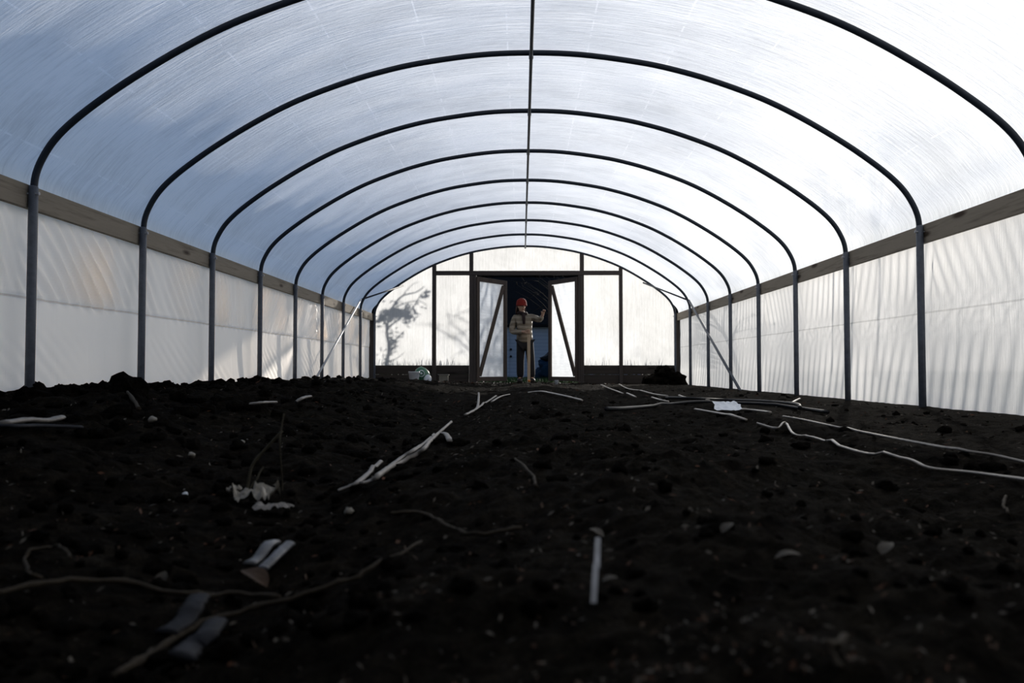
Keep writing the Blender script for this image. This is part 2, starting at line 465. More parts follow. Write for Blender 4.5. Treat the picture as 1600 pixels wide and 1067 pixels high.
# hip boards
ends = [YB, HY(0), HY(2), HY(4), HY(6), HY(8)]
between = ['on this side of the first hoop', 'between first and third hoops', 'between third and fifth hoops', 'between fifth and seventh hoops', 'between seventh hoop and the far end']
for sg, nm in ((-1, 'left'), (1, 'right')):
    for i in range(5):
        xx = CX + sg * (HALF + .049)
        b = MB(); b.box((xx, (ends[i] + ends[i + 1]) / 2, 1.322), (.038, ends[i + 1] - ends[i] - .004, .142))
        o = obj('hip_board', b, M['hip'], None, False, .003)
        recentre(o, (xx, ends[i], 1.25))
        tag(o, f'weathered wooden hip board along the {nm} wall, {between[i]}', 'board', 'hip boards along the side walls')

# wind braces: lit lower and shaded upper stretches are put into the colours
for sg in (-1, 1):
    if sg < 0:
        P = [(-2.90, 11.15, -.05), (-2.935, 15.00, 1.55), (-2.36, 16.40, 1.95)]
    else:
        P = [(3.04, 11.30, -.12), (3.04, 15.00, 1.53), (2.42, 16.40, 2.0)]
    P = [Vector(p) for p in P]
    root = thing('brace_pipe', ('bright sunlit' if sg < 0 else 'grey') + ' diagonal wind brace pipe against the ' + ('left' if sg < 0 else 'right') + ' wall near the far end', 'brace pipe', P[0], 'diagonal wind brace pipes')
    b = MB(); b.tube([P[0], P[0].lerp(P[1], .5), P[1]], .017 if sg < 0 else .02, 10); o = obj('lower_pipe', b, M['brace'] if sg < 0 else M['post'], root); o['label'] = 'galvanised lower pipe with sunlight put into its colour' if sg < 0 else 'grey lower pipe'
    b = MB(); b.tube([P[1], P[1].lerp(P[2], .5), P[2]], .015, 10); o = obj('upper_pipe', b, M['bow'], root)
    o['label'] = 'upper pipe of the same run in a shaded tone'

# ------------------------------------------------------------------ end wall timber frame
root = thing('end_wall_frame', 'dark timber frame of the far end wall around the doorway', 'timber frame', (CX, YEND, 0))
def stud(x0, x1, z0, z1=None, d=.07, y=YEND + .02, name='stud', mat='frame'):
    z1 = z1 or prof_z((x0 + x1) / 2 - CX) - .01
    b = MB(); b.box(((x0 + x1) / 2, y, (z0 + z1) / 2), (x1 - x0, d, z1 - z0)); return obj(name, b, M[mat], root, False, .003)
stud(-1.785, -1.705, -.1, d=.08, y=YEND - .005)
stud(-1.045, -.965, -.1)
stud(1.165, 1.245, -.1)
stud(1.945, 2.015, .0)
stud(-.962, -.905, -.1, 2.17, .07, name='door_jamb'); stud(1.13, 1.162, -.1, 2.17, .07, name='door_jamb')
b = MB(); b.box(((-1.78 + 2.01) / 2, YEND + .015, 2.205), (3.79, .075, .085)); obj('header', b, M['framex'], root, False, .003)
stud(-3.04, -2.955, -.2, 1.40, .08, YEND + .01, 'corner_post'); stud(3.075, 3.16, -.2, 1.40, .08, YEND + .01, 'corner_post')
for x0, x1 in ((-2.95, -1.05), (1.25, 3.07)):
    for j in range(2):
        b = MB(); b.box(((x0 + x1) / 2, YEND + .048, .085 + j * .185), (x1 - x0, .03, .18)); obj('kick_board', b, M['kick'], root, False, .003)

# ------------------------------------------------------------------ doors, both swung outward
def door(name, hx, sgn, phi):
    root = thing(name, None, None, (hx, YEND + .02, .03), None, 'structure')
    W, H = 1.02, 2.10
    ux, uy = sgn * math.cos(phi), math.sin(phi)
    def P(s, z, t=0): return Vector((hx + ux * s - sgn * uy * t, YEND + .02 + uy * s + sgn * sgn * ux * sgn * t * 1.0, .035 + z))
    nrm = (-uy * sgn, ux * sgn, 0)
    for s0 in (.045, W - .045):
        b = MB(); b.bar(P(s0, 0), P(s0, H), .088, .038, nrm); obj('stile', b, M['doorwood'], root, False, .003)
    for z0 in (H - .045, .05):
        b = MB(); b.bar(P(.09, z0), P(W - .09, z0), .038, .088, (0, 0, 1)); obj('rail', b, M['doorwood'], root, False, .003)
    q0, q1 = P(W - .11, H - .12), P(.11, .12)
    b = MB(); b.bar(q0, q1, .036, .085, (0, 0, 1)); obj('diagonal_brace', b, M['doorwood'], root, False, .003)
    rows, uvs = [], []
    for i in range(29):
        s = .02 + (W - .04) * i / 28; r = []; uu = []
        for j in range(57):
            z = .02 + (H - .04) * j / 56
            e = math.sin(PI * i / 28) ** .5 * math.sin(PI * j / 56) ** .5
            w = (.022 * math.sin((s * 1.5 - z * .8) * 14 + 3 * nz(s * 3, z * 2, sgn)) * max(0, nz(s * 2.0, z * 1.3, 4 + sgn) + .35) + .014 * nz(s * 9, z * 7, 2 * sgn) + .004 * nz(s * 25, z * 21, 2)) * e
            p = P(s, z); r.append(p + Vector(nrm) * (.030 + w) * (1 if nrm[1] > 0 else -1)); uu.append((z, s))
        rows.append(r); uvs.append(uu)
    b = MB(); b.grid(rows); o = obj('film_panel', b, M['doorfilm'], root); o['label'] = 'crinkled clear plastic film panel'
    lay = o.data.uv_layers.new(name='film'); flat = [q for r in uvs for q in r]
    for lp in o.data.loops: lay.data[lp.index].uv = flat[lp.vertex_index]
door('door_1', -.903, 1, math.radians(55)); door('door_2', 1.128, -1, math.radians(57))

# ------------------------------------------------------------------ person
def skin(name, verts, edges, mat, parent, sub=2, rot=None):
    base = Vector(ROOTLOC[parent.name])
    me = bpy.data.meshes.new(name); me.from_pydata([tuple(Vector(v[:3]) - base) for v in verts], edges, [])
    me.materials.append(mat)
    o = bpy.data.objects.new(name, me); C.objects.link(o); o.parent = parent; ROOTLOC[o.name] = tuple(base)
    mod = o.modifiers.new('skin', 'SKIN'); mod.use_smooth_shade = True; mod.branch_smoothing = .4
    for i, v in enumerate(verts):
        d = me.skin_vertices[0].data[i]; r = v[3]
        d.radius = (r, r) if not isinstance(r, tuple) else r
        d.use_root = (i == 0)
    sb = o.modifiers.new('sub', 'SUBSURF'); sb.levels = sub; sb.render_levels = sub
    return o
M['skin'] = mat_plain('skin', (.30, .18, .12), .55, .4, .1, 10, 0)
M['red'] = mat_plain('red_knit', (.17, .013, .008), .85, .2, .35, 60, .6)
M['hair'] = mat_plain('dark_auburn_hair', (.035, .014, .009), .6, .3, .4, 40, .3)
M['jeans'] = mat_plain('dark_trousers', (.012, .011, .012), .85, .2, .3, 20, .2)
M['boot'] = mat_plain('dark_boots', (.012, .010, .009), .6, .3)
M['scarf'] = mat_plain('dark_scarf', (.018, .010, .010), .9, .2)
M['eye'] = mat_plain('eye', (.02, .015, .012), .2, .5, .1, 5, 0)
m, nt, out = nodes('quilted_jacket'); g = N(nt); tc = g.n('ShaderNodeTexCoord').outputs['Object']
wv = g.n('ShaderNodeTexWave', wave_type='BANDS', bands_direction='Z'); wv.inputs['Scale'].default_value = 3.2; wv.inputs['Distortion'].default_value = 1.2; g.l(tc, wv.inputs['Vector'])
p = g.n('ShaderNodeBsdfPrincipled'); p.inputs['Roughness'].default_value = .7; p.inputs['Specular IOR Level'].default_value = .2
g.l(g.ramp(wv.outputs['Fac'], [(.0, (.12, .098, .072)), (.25, (.175, .147, .11))]), p.inputs['Base Color'])
g.l(g.bump(g.math('ADD', wv.outputs['Fac'], g.noise(tc, 14, 3)), .6, .03), p.inputs['Normal']); g.l(p.outputs[0], out.inputs[0]); M['jacket'] = m

PY = 16.93
per = thing('person', 'person in red knit hat and beige quilted jacket standing in the doorway holding a post', 'person', (.07, PY, 0))
V = [(.07, PY, .93, .12), (.06, PY, 1.10, .115), (.045, PY, 1.29, .13), (.02, PY + .005, 1.41, .062), (.004, PY - .005, 1.465, .054),
     (.0, PY - .02, 1.525, .070), (-.002, PY - .012, 1.59, .088), (-.002, PY - .005, 1.655, .070)]
E = [(i, i + 1) for i in range(7)]
def chain(start, pts):
    prev = start
    for q in pts:
        V.append(q); E.append((prev, len(V) - 1)); prev = len(V) - 1
    return prev
# nose and ears: the face looks towards the raised hand
fd = Vector((.52, -.85, 0)).normalized(); fs = Vector((fd.y, -fd.x, 0))
hc = Vector((-.002, PY - .012, 1.56))
chain(6, [tuple(hc + fd * .085 + Vector((0, 0, .01))) + (.018,), tuple(hc + fd * .108 + Vector((0, 0, -.004))) + (.013,)])
chain(6, [tuple(hc + fs * .088 + Vector((0, 0, .0))) + (.016,)]); chain(6, [tuple(hc - fs * .088) + (.016,)])
# arm resting on the post, hand wrapped round it
w1 = chain(2, [(-.14, PY, 1.345, .062), (-.20, PY - .04, 1.06, .045), (.03, PY - .27, 1.035, .030), (.078, PY - .305, 1.04, .030)])
for i in range(4):
    zf = 1.068 - i * .021; L = [1.0, 1.12, 1.05, .85][i]
    chain(w1, [(.090, PY - .345, zf, .0095), (.108 + .02 * L, PY - .372, zf - .002, .009), (.172, PY - .366 + .004 * i, zf - .004, .008)][: 3])
chain(w1, [(.088, PY - .292, 1.06, .011), (.122, PY - .286, 1.073, .0095), (.150, PY - .288, 1.078, .0085)])
# raised arm with curled fingers
w2 = chain(2, [(.205, PY, 1.365, .060), (.365, PY - .10, 1.29, .045), (.430, PY - .20, 1.375, .031), (.443, PY - .215, 1.415, .036)])
for i in range(4):
    o_ = -.03 + i * .02; L = [.95, 1.1, 1.0, .8][i]
    chain(w2, [(.452 + o_ * .7, PY - .235 - o_ * .3, 1.455, .010), (.458 + o_ * .8, PY - .262, 1.455 + .028 * L, .009), (.455 + o_ * .8, PY - .292, 1.455 + .012 * L, .008)])
chain(w2, [(.405, PY - .235, 1.43, .011), (.398, PY - .262, 1.452, .009)])
# legs
for (hx, kx, ax, tx, ky) in ((0.0, -.025, -.025, -.055, PY - .03), (.145, .185, .205, .245, PY - .02)):
    chain(0, [(hx, PY, .87, .088), (kx, ky, .48, .058), (ax, PY, .10, .040), (tx, PY - .13, .045, .036)])
skin('body', V, E, M['skin'], per, 2)
# clothes
jv = [(.065, PY, .785, .185), (.06, PY, .93, .182), (.055, PY, 1.12, .178), (.045, PY, 1.29, .165), (.025, PY, 1.385, .11),
      (-.145, PY, 1.345, .085), (-.205, PY - .04, 1.05, .070), (-.03, PY - .225, 1.03, .052), (.025, PY - .265, 1.033, .046),
      (.21, PY, 1.362, .085), (.37, PY - .105, 1.285, .066), (.42, PY - .185, 1.355, .050)]
skin('jacket', jv, [(0, 1), (1, 2), (2, 3), (3, 4), (3, 5), (5, 6), (6, 7), (7, 8), (3, 9), (9, 10), (10, 11)], M['jacket'], per)
tv = [(.07, PY, .86, .150), (-.01, PY, .80, .108), (-.028, PY - .03, .48, .085), (-.026, PY, .10, .080), (.15, PY, .80, .108), (.188, PY - .02, .48, .085), (.206, PY, .10, .080)]
skin('trousers', tv, [(0, 1), (1, 2), (2, 3), (0, 4), (4, 5), (5, 6)], M['jeans'], per)
for ax, tx in ((-.026, -.06), (.206, .25)):
    skin('boot', [(ax, PY + .02, .06, .058), (ax, PY, .20, .066), ((ax + tx) / 2, PY - .08, .052, .052), (tx, PY - .16, .042, .040)], [(0, 1), (0, 2), (2, 3)], M['boot'], per)
b = MB(); b.lathe([(.103, 1.575), (.112, 1.585), (.113, 1.61), (.106, 1.618), (.108, 1.64), (.098, 1.685), (.072, 1.718), (.035, 1.736), (0.001, 1.74)], (-.002, PY - .005, 0), 24); hat = obj('knit_hat', b, M['red'], per)
b = MB()
for i in range(26):
    A = math.atan2(-fd.y, -fd.x) + (i / 25 - .5) * 2.6
    c0 = Vector((math.cos(A) * .095 - .002, PY - .008 + math.sin(A) * .095, 1.60)); 
    b.tube([c0, c0 + Vector((math.cos(A) * .012, math.sin(A) * .012, -.08)), c0 + Vector((math.cos(A) * .02, math.sin(A) * .02, -.17 - .03 * random.random()))], [.018, .02, .008], 6)
obj('hair', b, M['hair'], per)
for s_ in (-1, 1):
    b = MB(); b.lump(tuple(hc + fd * .082 + fs * .032 * s_ + Vector((0, 0, .014))), .0125, 2, 0); obj('eye', b, M['eye'], per)
b = MB(); b.tube([tuple(hc + fd * .083 + fs * (.024 * t) + Vector((0, 0, -.052 - .004 * abs(t)))) for t in (-1, -.5, 0, .5, 1)], [.004, .007, .008, .007, .004], 8); o = obj('mouth', b, M['red'], per)
b = MB(); b.tube([(.01 + .085 * math.cos(a), PY - .005 + .085 * math.sin(a), 1.425 + .012 * math.sin(2 * a)) for a in [2 * PI * i / 20 for i in range(21)]], .034, 10)
b.tube([(.03, PY - .10, 1.42), (.045, PY - .165, 1.33), (.05, PY - .18, 1.20)], [.035, .035, .025], 8, .5); obj('scarf', b, M['scarf'], per)
# the post in the hand
zb = gh(.145, PY - .33)
b = MB(); b.box((.1445, PY - .329, (1.085 + zb) / 2), (.062, .042, 1.085 - zb)); o = obj('wooden_post', b, M['postwood'], None, False, .004)
recentre(o, (.1445, PY - .329, zb)); tag(o, 'pale sawn wooden post standing upright in front of the person', 'post')

# ------------------------------------------------------------------ things by the end wall
def gz(x, y): return gh(x, y)
x, y = -2.0, 15.35; z0 = gz(x, y) - .005
root = thing('bucket', 'small white plastic bucket on the soil beside the green and white bag', 'bucket', (x, y, z0))
b = MB(); b.lathe([(.078, 0), (.082, .004), (.10, .19), (.106, .192), (.106, .205), (.097, .205), (.095, .19), (.078, .012), (.001, .012)], (x, y, z0), 28); obj('pail', b, M['white'], root)
b = MB(); b.tube([(x + .104 * math.cos(a), y - .06 * math.sin(a) - .02, z0 + .19 - .05 * math.sin(a)) for a in [PI * i / 14 for i in range(15)]], .0035, 6); obj('bail_handle', b, M['bolt'], root)
# bag
x, y = -1.90, 15.75; z0 = gz(x, y) - .01
root = thing('soil_bag', 'slumped green and white plastic sack leaning by the end wall', 'sack', (x, y, z0))
def sack(cx, cy, z, w, d, h, lean, seed):
    bb = MB(); rows = []
    for i in range(17):
        t = i / 16; r = []
        prof = (math.sin(PI * min(1, t * 1.05 + .06)) ** .45)
        for j in range(33):
            a = 2 * PI * j / 32
            k = prof * (1 + .13 * nz(math.cos(a) * 1.6 + seed, math.sin(a) * 1.6, t * 3) + .06 * nz(math.cos(a) * 5, math.sin(a) * 5 + seed, t * 8))
            r.append(Vector((cx + lean * t * h + w * k * math.cos(a), cy + d * k * math.sin(a), z + h * t)))
        rows.append(r)
    bb.grid(rows); return bb
obj('sack_body', sack(x, y, z0, .155, .10, .36, -.05, 2), M['greenplastic'], root)['label'] = 'green printed sack body'
b = sack(x + .11, y - .10, z0, .075, .06, .20, .1, 5); o = obj('folded_flap', b, M['white'], root); o['label'] = 'white folded flap'
b = MB(); cxx, czz = x - .0, z0 + .20
b.tube([(cxx + .055 * math.cos(a), y - .118 + .012 * math.cos(2 * a), czz + .06 * math.sin(a)) for a in [2 * PI * i / 24 for i in range(25)]], .013, 6, .5); b.lump((cxx, y - .118, czz), .022, 2, .2, 1, (1, .4, 1)); o = obj('printed_emblem', b, M['white'], root); o['label'] = 'pale round printed emblem'
x, y = -1.48, 15.7; z0 = gz(x, y) - .01
root = thing('square_tub', 'pale square plastic tub against the kick board right of the bucket', 'tub', (x, y, z0))
b = MB(); b.box((x, y, z0 + .09), (.17, .15, .18)); obj('tub_wall', b, M['tub'], root, False, .012)
b = MB()
for dx, dy, sx, sy in ((0, -.08, .20, .02), (0, .08, .20, .02), (-.09, 0, .02, .18), (.09, 0, .02, .18)): b.box((x + dx, y + dy, z0 + .185), (sx, sy, .018))
obj('rim', b, M['tub'], root, False, .004)
# mound of earth by the right corner
b = MB(); x, y = 2.74, 15.75
b.lump((x, y, .08), .26, 4, .5, 3.3, (1.05, .9, .85), 2.2); b.lump((x - .22, y - .1, .03), .18, 3, .5, 8.1, (1.2, 1, .8), 2.2); b.lump((x + .2, y - .05, .05), .18, 3, .5, 4.1, (1, 1, .9), 2.2); b.lump((x - .05, y + .05, .27), .10, 3, .5, 6, (1.3, 1, .7), 2.5)
tag(recentre(obj('earth_mound', b, M['clod']), (x, y, 0)), 'dark heap of earth in the right corner of the end wall', 'earth mound')
x, y = .655, 15.5; z0 = gz(x, y) - .005
b = MB(); b.lathe([(.028, 0), (.038, .085), (.040, .088), (.036, .085), (.026, .006), (.001, .006)], (x, y, z0), 18); tag(recentre(obj('plastic_cup', b, M['white']), (x, y, z0)), 'small white plastic cup on the soil before the right door', 'cup')
M['orange'] = mat_plain('orange_petal', (.75, .22, .02), .6, .3, .3, 20, .2)
x, y = .14, 15.6; z0 = gz(x, y)
root = thing('orange_flower', 'single orange flower on the soil below the wooden post', 'flower', (x, y, z0))
b = MB()
for i in range(12):
    A = 2 * PI * i / 12; c = Vector((x, y, z0 + .05)); d = Vector((math.cos(A), math.sin(A), .25)); s_ = Vector((-math.sin(A), math.cos(A), 0)) * .012
    b.add([c, c + d * .03 + s_, c + d * .055, c + d * .03 - s_], [(0, 1, 2, 3)])
b.lump((x, y, z0 + .055), .022, 2, .3, 1); obj('petals', b, M['orange'], root)
b = MB(); b.tube([(x, y, z0 - .01), (x, y, z0 + .05)], .004, 6); obj('stem', b, M['blade'], root)

# ------------------------------------------------------------------ irrigation tape, hoses, sticks on the soil
def smooth_pts(pts, n=5):
    out = []
    for i in range(len(pts) - 1):
        p0, p1, p2, p3 = pts[max(0, i - 1)], pts[i], pts[i + 1], pts[min(len(pts) - 1, i + 2)]
        for k in range(n):
            t = k / n; out.append(.5 * ((2 * p1) + (p2 - p0) * t + (2 * p0 - 5 * p1 + 4 * p2 - p3) * t * t + (3 * p1 - p0 - 3 * p2 + p3) * t ** 3))
    out.append(pts[-1]); return out
def strip(name, pix, label, cat, r, mat, lift=None, flat=1.0, group=None, n=8, taper=False, sp=5):
    lift = r * .8 if lift is None else lift
    pts = []
    for q in pix:
        p = on_ground(q[0], q[1]); p.z += lift + (q[2] if len(q) > 2 else 0); pts.append(p)
    pts = smooth_pts(pts, sp)
    for p in pts: p.z = max(p.z, gh(p.x, p.y) + lift * .6)
    rr = [r * ((1 - .6 * i / (len(pts) - 1)) if taper else 1) * ((1.35 if i % 7 == 3 else 1 + .25 * nz(i * .7, r * 900)) if name == 'dry_twig' else 1 + .3 * nz(i * .9, pix[0][0]) * (flat < .9)) for i in range(len(pts))]
    if name == 'dry_twig':
        for i, p in enumerate(pts): p.x += .004 * nz(i * .6, pix[0][0] * .37, 1); p.z += .004 * nz(i * .6, pix[0][0] * .37, 5)
    b = MB(); b.tube(pts, rr, n, flat)
    o = recentre(obj(name, b, mat), pts[0]); return tag(o, label, cat, group)
TG = 'pale drip tapes lying on the soil'
strip('drip_tape', [(1700, 775), (1600, 758), (1509, 742), (1446, 736), (1413, 723), (1352, 713), (1317, 704), (1269, 687), (1238, 682), (1227, 669, .01), (1221, 668, .01), (1210, 672), (1181, 664)], 'long pale drip tape with a kink, the lower of two crossing the right-hand soil', 'drip tape', .0062, M['tape'], .010, .6, TG)
strip('drip_tape', [(1700, 752), (1600, 728), (1544, 715), (1470, 703), (1365, 683), (1295, 668), (1249, 658), (1221, 653)], 'long smooth pale drip tape, the upper of two on the right-hand soil', 'drip tape', .0068, M['tape2'], .010, .6, TG)
strip('drip_tape', [(1164, 660), (1140, 653), (1129, 651), (1085, 644)], 'short pale tape length just below the white plastic scrap', 'drip tape', .011, M['tape'], .015, .6, TG)
strip('drip_tape', [(1201, 648), (1175, 644), (1151, 643)], 'short pale tape length to the right of the white plastic scrap', 'drip tape', .011, M['tape'], .015, .6, TG)
far = [([(939, 603), (950, 608), (973, 617)], 'short pale tape end closest to the right door'), ([(967, 602), (981, 610), (1000, 612)], 'pale tape with a bend below the stud on the right of the doorway'),
       ([(979, 617), (993, 623)], 'tiny pale tape scrap at the crossing of far tapes'), ([(1018, 624), (1030, 628), (1044, 631)], 'pale curved tape scrap above the black hose ends'),
       ([(1000, 612), (1021, 618), (1042, 622)], 'pale straight tape ahead of the earth heap'), ([(1060, 620), (1075, 625), (1107, 628)], 'thin pale tape scrap below the grey brace pipe'),
       ([(826, 616), (845, 615), (864, 618), (890, 625), (909, 631)], 'pale bowed tape on the soil in front of the right door'), ([(1235, 634), (1243, 628), (1247, 626)], 'short upright tape end at the foot of the right wall')]
for px, lab in far: strip('drip_tape', px, lab, 'drip tape', .010, M['tape'], .016, .7, TG, 6)
# left line of tapes along the middle bed
LT = [([(529, 779), (548, 770), (562, 762), (580, 744), (596, 728)], 'pale flattened tape, lowest loose end of the tape line on the middle bed', .0062),
      ([(565, 769), (580, 762), (593, 752), (613, 736), (632, 727), (651, 717), (665, 706), (672, 697), (686, 683), (692, 676), (706, 664)], 'long pale tape forming the main run on the middle bed', .0066),
      ([(607, 738), (630, 722), (650, 708), (665, 697), (679, 683)], 'pale tape lying alongside the main run on the middle bed', .0062),
      ([(690, 682), (697, 683), (703, 697)], 'pale tape end curling off the middle bed run', .011),
      ([(727, 654), (738, 648), (746, 641), (748, 630, .02), (748, 621, .03)], 'pale tape with its end sticking up on the middle bed', .009),
      ([(736, 650), (753, 638), (765, 628), (775, 621)], 'pale twisted tape nearer the doorway on the middle bed', .009),
      ([(768, 631), (782, 623), (796, 619)], 'faint pale tape closest to the doorway on the middle bed', .009)]
for px, lab, r in LT: strip('drip_tape', px, lab, 'drip tape', r, M['tape2'], .014, .55, TG)
strip('drip_tape', [(431, 857), (420, 868), (405, 884), (392, 898)], 'left one of two short parallel silvery tape strips on the near soil', 'drip tape', .0105, M['silver'], .012, .45, TG)
strip('drip_tape', [(455, 860), (442, 874), (426, 891), (411, 906)], 'right one of two short parallel silvery tape strips on the near soil', 'drip tape', .0105, M['silver'], .012, .45, TG)
strip('drip_tape', [(314, 949), (303, 968), (290, 990), (262, 1012)], 'dim grey tape strip under the long diagonal twig', 'drip tape', .014, M['dimtape'], .012, .3, TG)
strip('drip_tape', [(341, 992), (325, 1008), (305, 1028), (288, 1044)], 'dim grey tape strip just below the long diagonal twig', 'drip tape', .014, M['dimtape'], .012, .35, TG)
strip('drip_tape', [(0, 672), (40, 669), (70, 667), (93, 663)], 'pale flat tape at the extreme left, upper of two', 'drip tape', .014, M['tape2'], .016, .5, TG)
strip('drip_tape', [(-20, 676), (15, 677), (60, 682), (125, 679)], 'dull flat tape at the extreme left, lower of two', 'drip tape', .010, M['dimtape'], .016, .5, TG)
strip('drip_tape', [(390, 640), (410, 638), (430, 635)], 'thin pale tape scrap lying among the clods by the left wall', 'drip tape', .011, M['tape2'], .02, .6, TG)
strip('drip_tape', [(462, 634), (472, 631), (484, 625)], 'small pale tape scrap below the bright brace pipe', 'drip tape', .013, M['tape2'], .02, .6, TG)
HG = 'black irrigation hoses on the far soil'
strip('black_hose', [(946, 645), (975, 643), (1020, 638), (1084, 631), (1130, 632), (1189, 634), (1240, 640), (1290, 648)], 'long black hose lying across the right-hand soil, lower of two', 'hose', .012, M['hose'], .014, 1, HG)
strip('black_hose', [(1040, 626), (1084, 627), (1130, 629), (1180, 631), (1239, 636), (1247, 644)], 'black hose lying just above and behind the other black hose', 'hose', .012, M['hose'], .024, 1, HG)
# twigs
WG = 'dry twigs on the near soil'
strip('dry_twig', [(180, 1075), (247, 1027), (309, 992), (378, 968), (457, 948), (547, 917), (569, 906), (637, 869), (660, 860)], 'long pale-brown twig running diagonally across the nearest soil', 'twig', .0048, M['twig'], .010, 1, WG, 7, True)
strip('dry_twig', [(-10, 944), (93, 932), (196, 929), (296, 943), (361, 946), (440, 948)], 'thin nearly level twig joining the diagonal twig from the left', 'twig', .0034, M['twig'], .012, 1, WG, 7)
strip('dry_twig', [(112, 885), (95, 870), (79, 869), (50, 878), (41, 893), (48, 910), (68, 926)], 'small twig curled like a hook above the level twig', 'twig', .0022, M['twig'], .012, 1, WG, 6)
strip('dry_twig', [(613, 809), (658, 810), (690, 825), (713, 838), (747, 843), (816, 834)], 'dim bent twig lying on the middle of the near soil', 'twig', .0032, M['twig'], .010, 1, WG, 6)
strip('dry_twig', [(1312, 1009), (1290, 1022), (1286, 1034), (1304, 1064)], 'small curved twig at the bottom right of the near soil', 'twig', .0028, M['twig'], .010, 1, WG, 6)
strip('dry_twig', [(1562, 784), (1558, 795), (1566, 810)], 'tiny bent twig below the long drip tapes', 'twig', .003, M['twig'], .012, 1, WG, 6)
strip('dry_twig', [(805, 725), (830, 748), (838, 770)], 'thin dark twig on the crown of the middle bed', 'twig', .003, M['twig'], .012, 1, WG, 6)
strip('dry_twig', [(196, 620), (210, 640), (214, 650)], 'brown stalk among the clods below the second hoop', 'twig', .007, M['twig'], .02, 1, WG, 6)
# pale stake pieces
p = on_ground(926, 968); q = on_ground(933, 902)
b = MB(); b.bar(p + Vector((0, 0, .012)), p.lerp(q, .48) + Vector((0, 0, .030)), .0055, .003); b.bar(p.lerp(q, .5) + Vector((.001, 0, .026)), q + Vector((0, 0, .040)), .006, .003)
tag(recentre(obj('plastic_strip', b, M['silver'], None, False), p), 'narrow pale plastic strip standing up in the near soil', 'plastic strip')
# arching dry stems
p0 = on_ground(385, 778)
for tip, bend, lab, r, nm in (((48, -103), (4, -52), 'tall arching dry straw stem beside the crumpled scrap', .0032, 'dried_weed'), ((50, -130), (46, -80), 'thin upright dry stem behind the arching straw stem', .0016, 'dried_weed'), ((18, -45), (10, -28), 'short leaning dry stem under the arching straw stem', .002, 'dried_weed')):
    k = p0.y / FPX
    P = [p0, p0 + Vector((bend[0] * k * .5, .01, -bend[1] * k * .55)), p0 + Vector((bend[0] * k + .003, .02, -bend[1] * k)), p0 + Vector(((bend[0] + tip[0]) / 2 * k, .03, -(bend[1] + tip[1]) / 2 * k - .0)), p0 + Vector((tip[0] * k, .04, -tip[1] * k))]
    if 'upright' in lab: P[0] = p0 + Vector((46 * k, .05, 0)); P[1] = P[0] + Vector((0, .0, .03)); 
    b = MB(); b.tube(smooth_pts(P, 5), r, 6); tag(recentre(obj(nm, b, M['straw']), P[0]), lab, 'stem', 'dry stems by the crumpled scrap')
# crumpled scraps and chips
def crumple(px, py, w, h, label, mat, seed, name='plastic_scrap', group=None, up=.5, rot=0, sheet=0):
    c = on_ground(px, py); k = c.y / FPX; rows = []
    for i in range(15):
        r = []
        for j in range(15):
            a, e = i / 14 - .5, j / 14 - .5
            z = .012 + h * k * up * (abs(nz(a * 4 + seed, e * 4, 1)) * 1.6 + (.5 * nz(a * 9, e * 9 + seed, 2) if sheet == 0 else .0)) + sheet * (e + .5) * h * k
            wob = 1 + .5 * nz(seed, math.atan2(e, a), 3)
            x, y = a * w * k * wob, e * h * k * 2.2 * wob
            r.append(c + Vector((x * math.cos(rot) - y * math.sin(rot), x * math.sin(rot) + y * math.cos(rot), max(.004, z))))
        rows.append(r)
    b = MB(); b.grid(rows); return tag(recentre(obj(name, b, mat), c), label, 'scrap', group)
crumple(398, 790, 62, 24, 'crumpled pale plastic scrap at the foot of the arching stem', M['scrap'], 1.3, up=1.0)
crumple(428, 806, 58, 16, 'flat grey-white plastic scrap touching the crumpled scrap', M['tape2'], 5.1, up=.5)
crumple(365, 778, 18, 13, 'little pale scrap left of the crumpled plastic scrap', M['scrap'], 9.4, up=.9)
crumple(1133, 643, 40, 15, 'white angular plastic sheet scrap beside the black hoses', M['white'], 3.7, up=.25, sheet=.75)
for px, py, w, lab in ((290, 776, 9, 'small bright white chip on the soil left of the crumpled scrap'), (299, 716, 11, 'pale chip on the clods above the bright white chip'), (237, 661, 12, 'thin pale chip on the clods below the second hoop'), (301, 650, 9, 'tiny pale chip beside the thin pale chip by the left wall'), (378, 694, 8, 'pinkish chip left of the arching stem tip'), (546, 808, 14, 'pale chip just below the lowest tape end')):
    c = on_ground(px, py); k = c.y / FPX; b = MB(); b.lump(c + Vector((0, 0, w * k * .35)), w * k * .55, 2, .4, px * .1, (1, .8, .8)); tag(recentre(obj('pale_chip', b, M['white'] if px == 290 else M['scrap']), c), lab, 'chip', 'pale chips scattered on the soil')
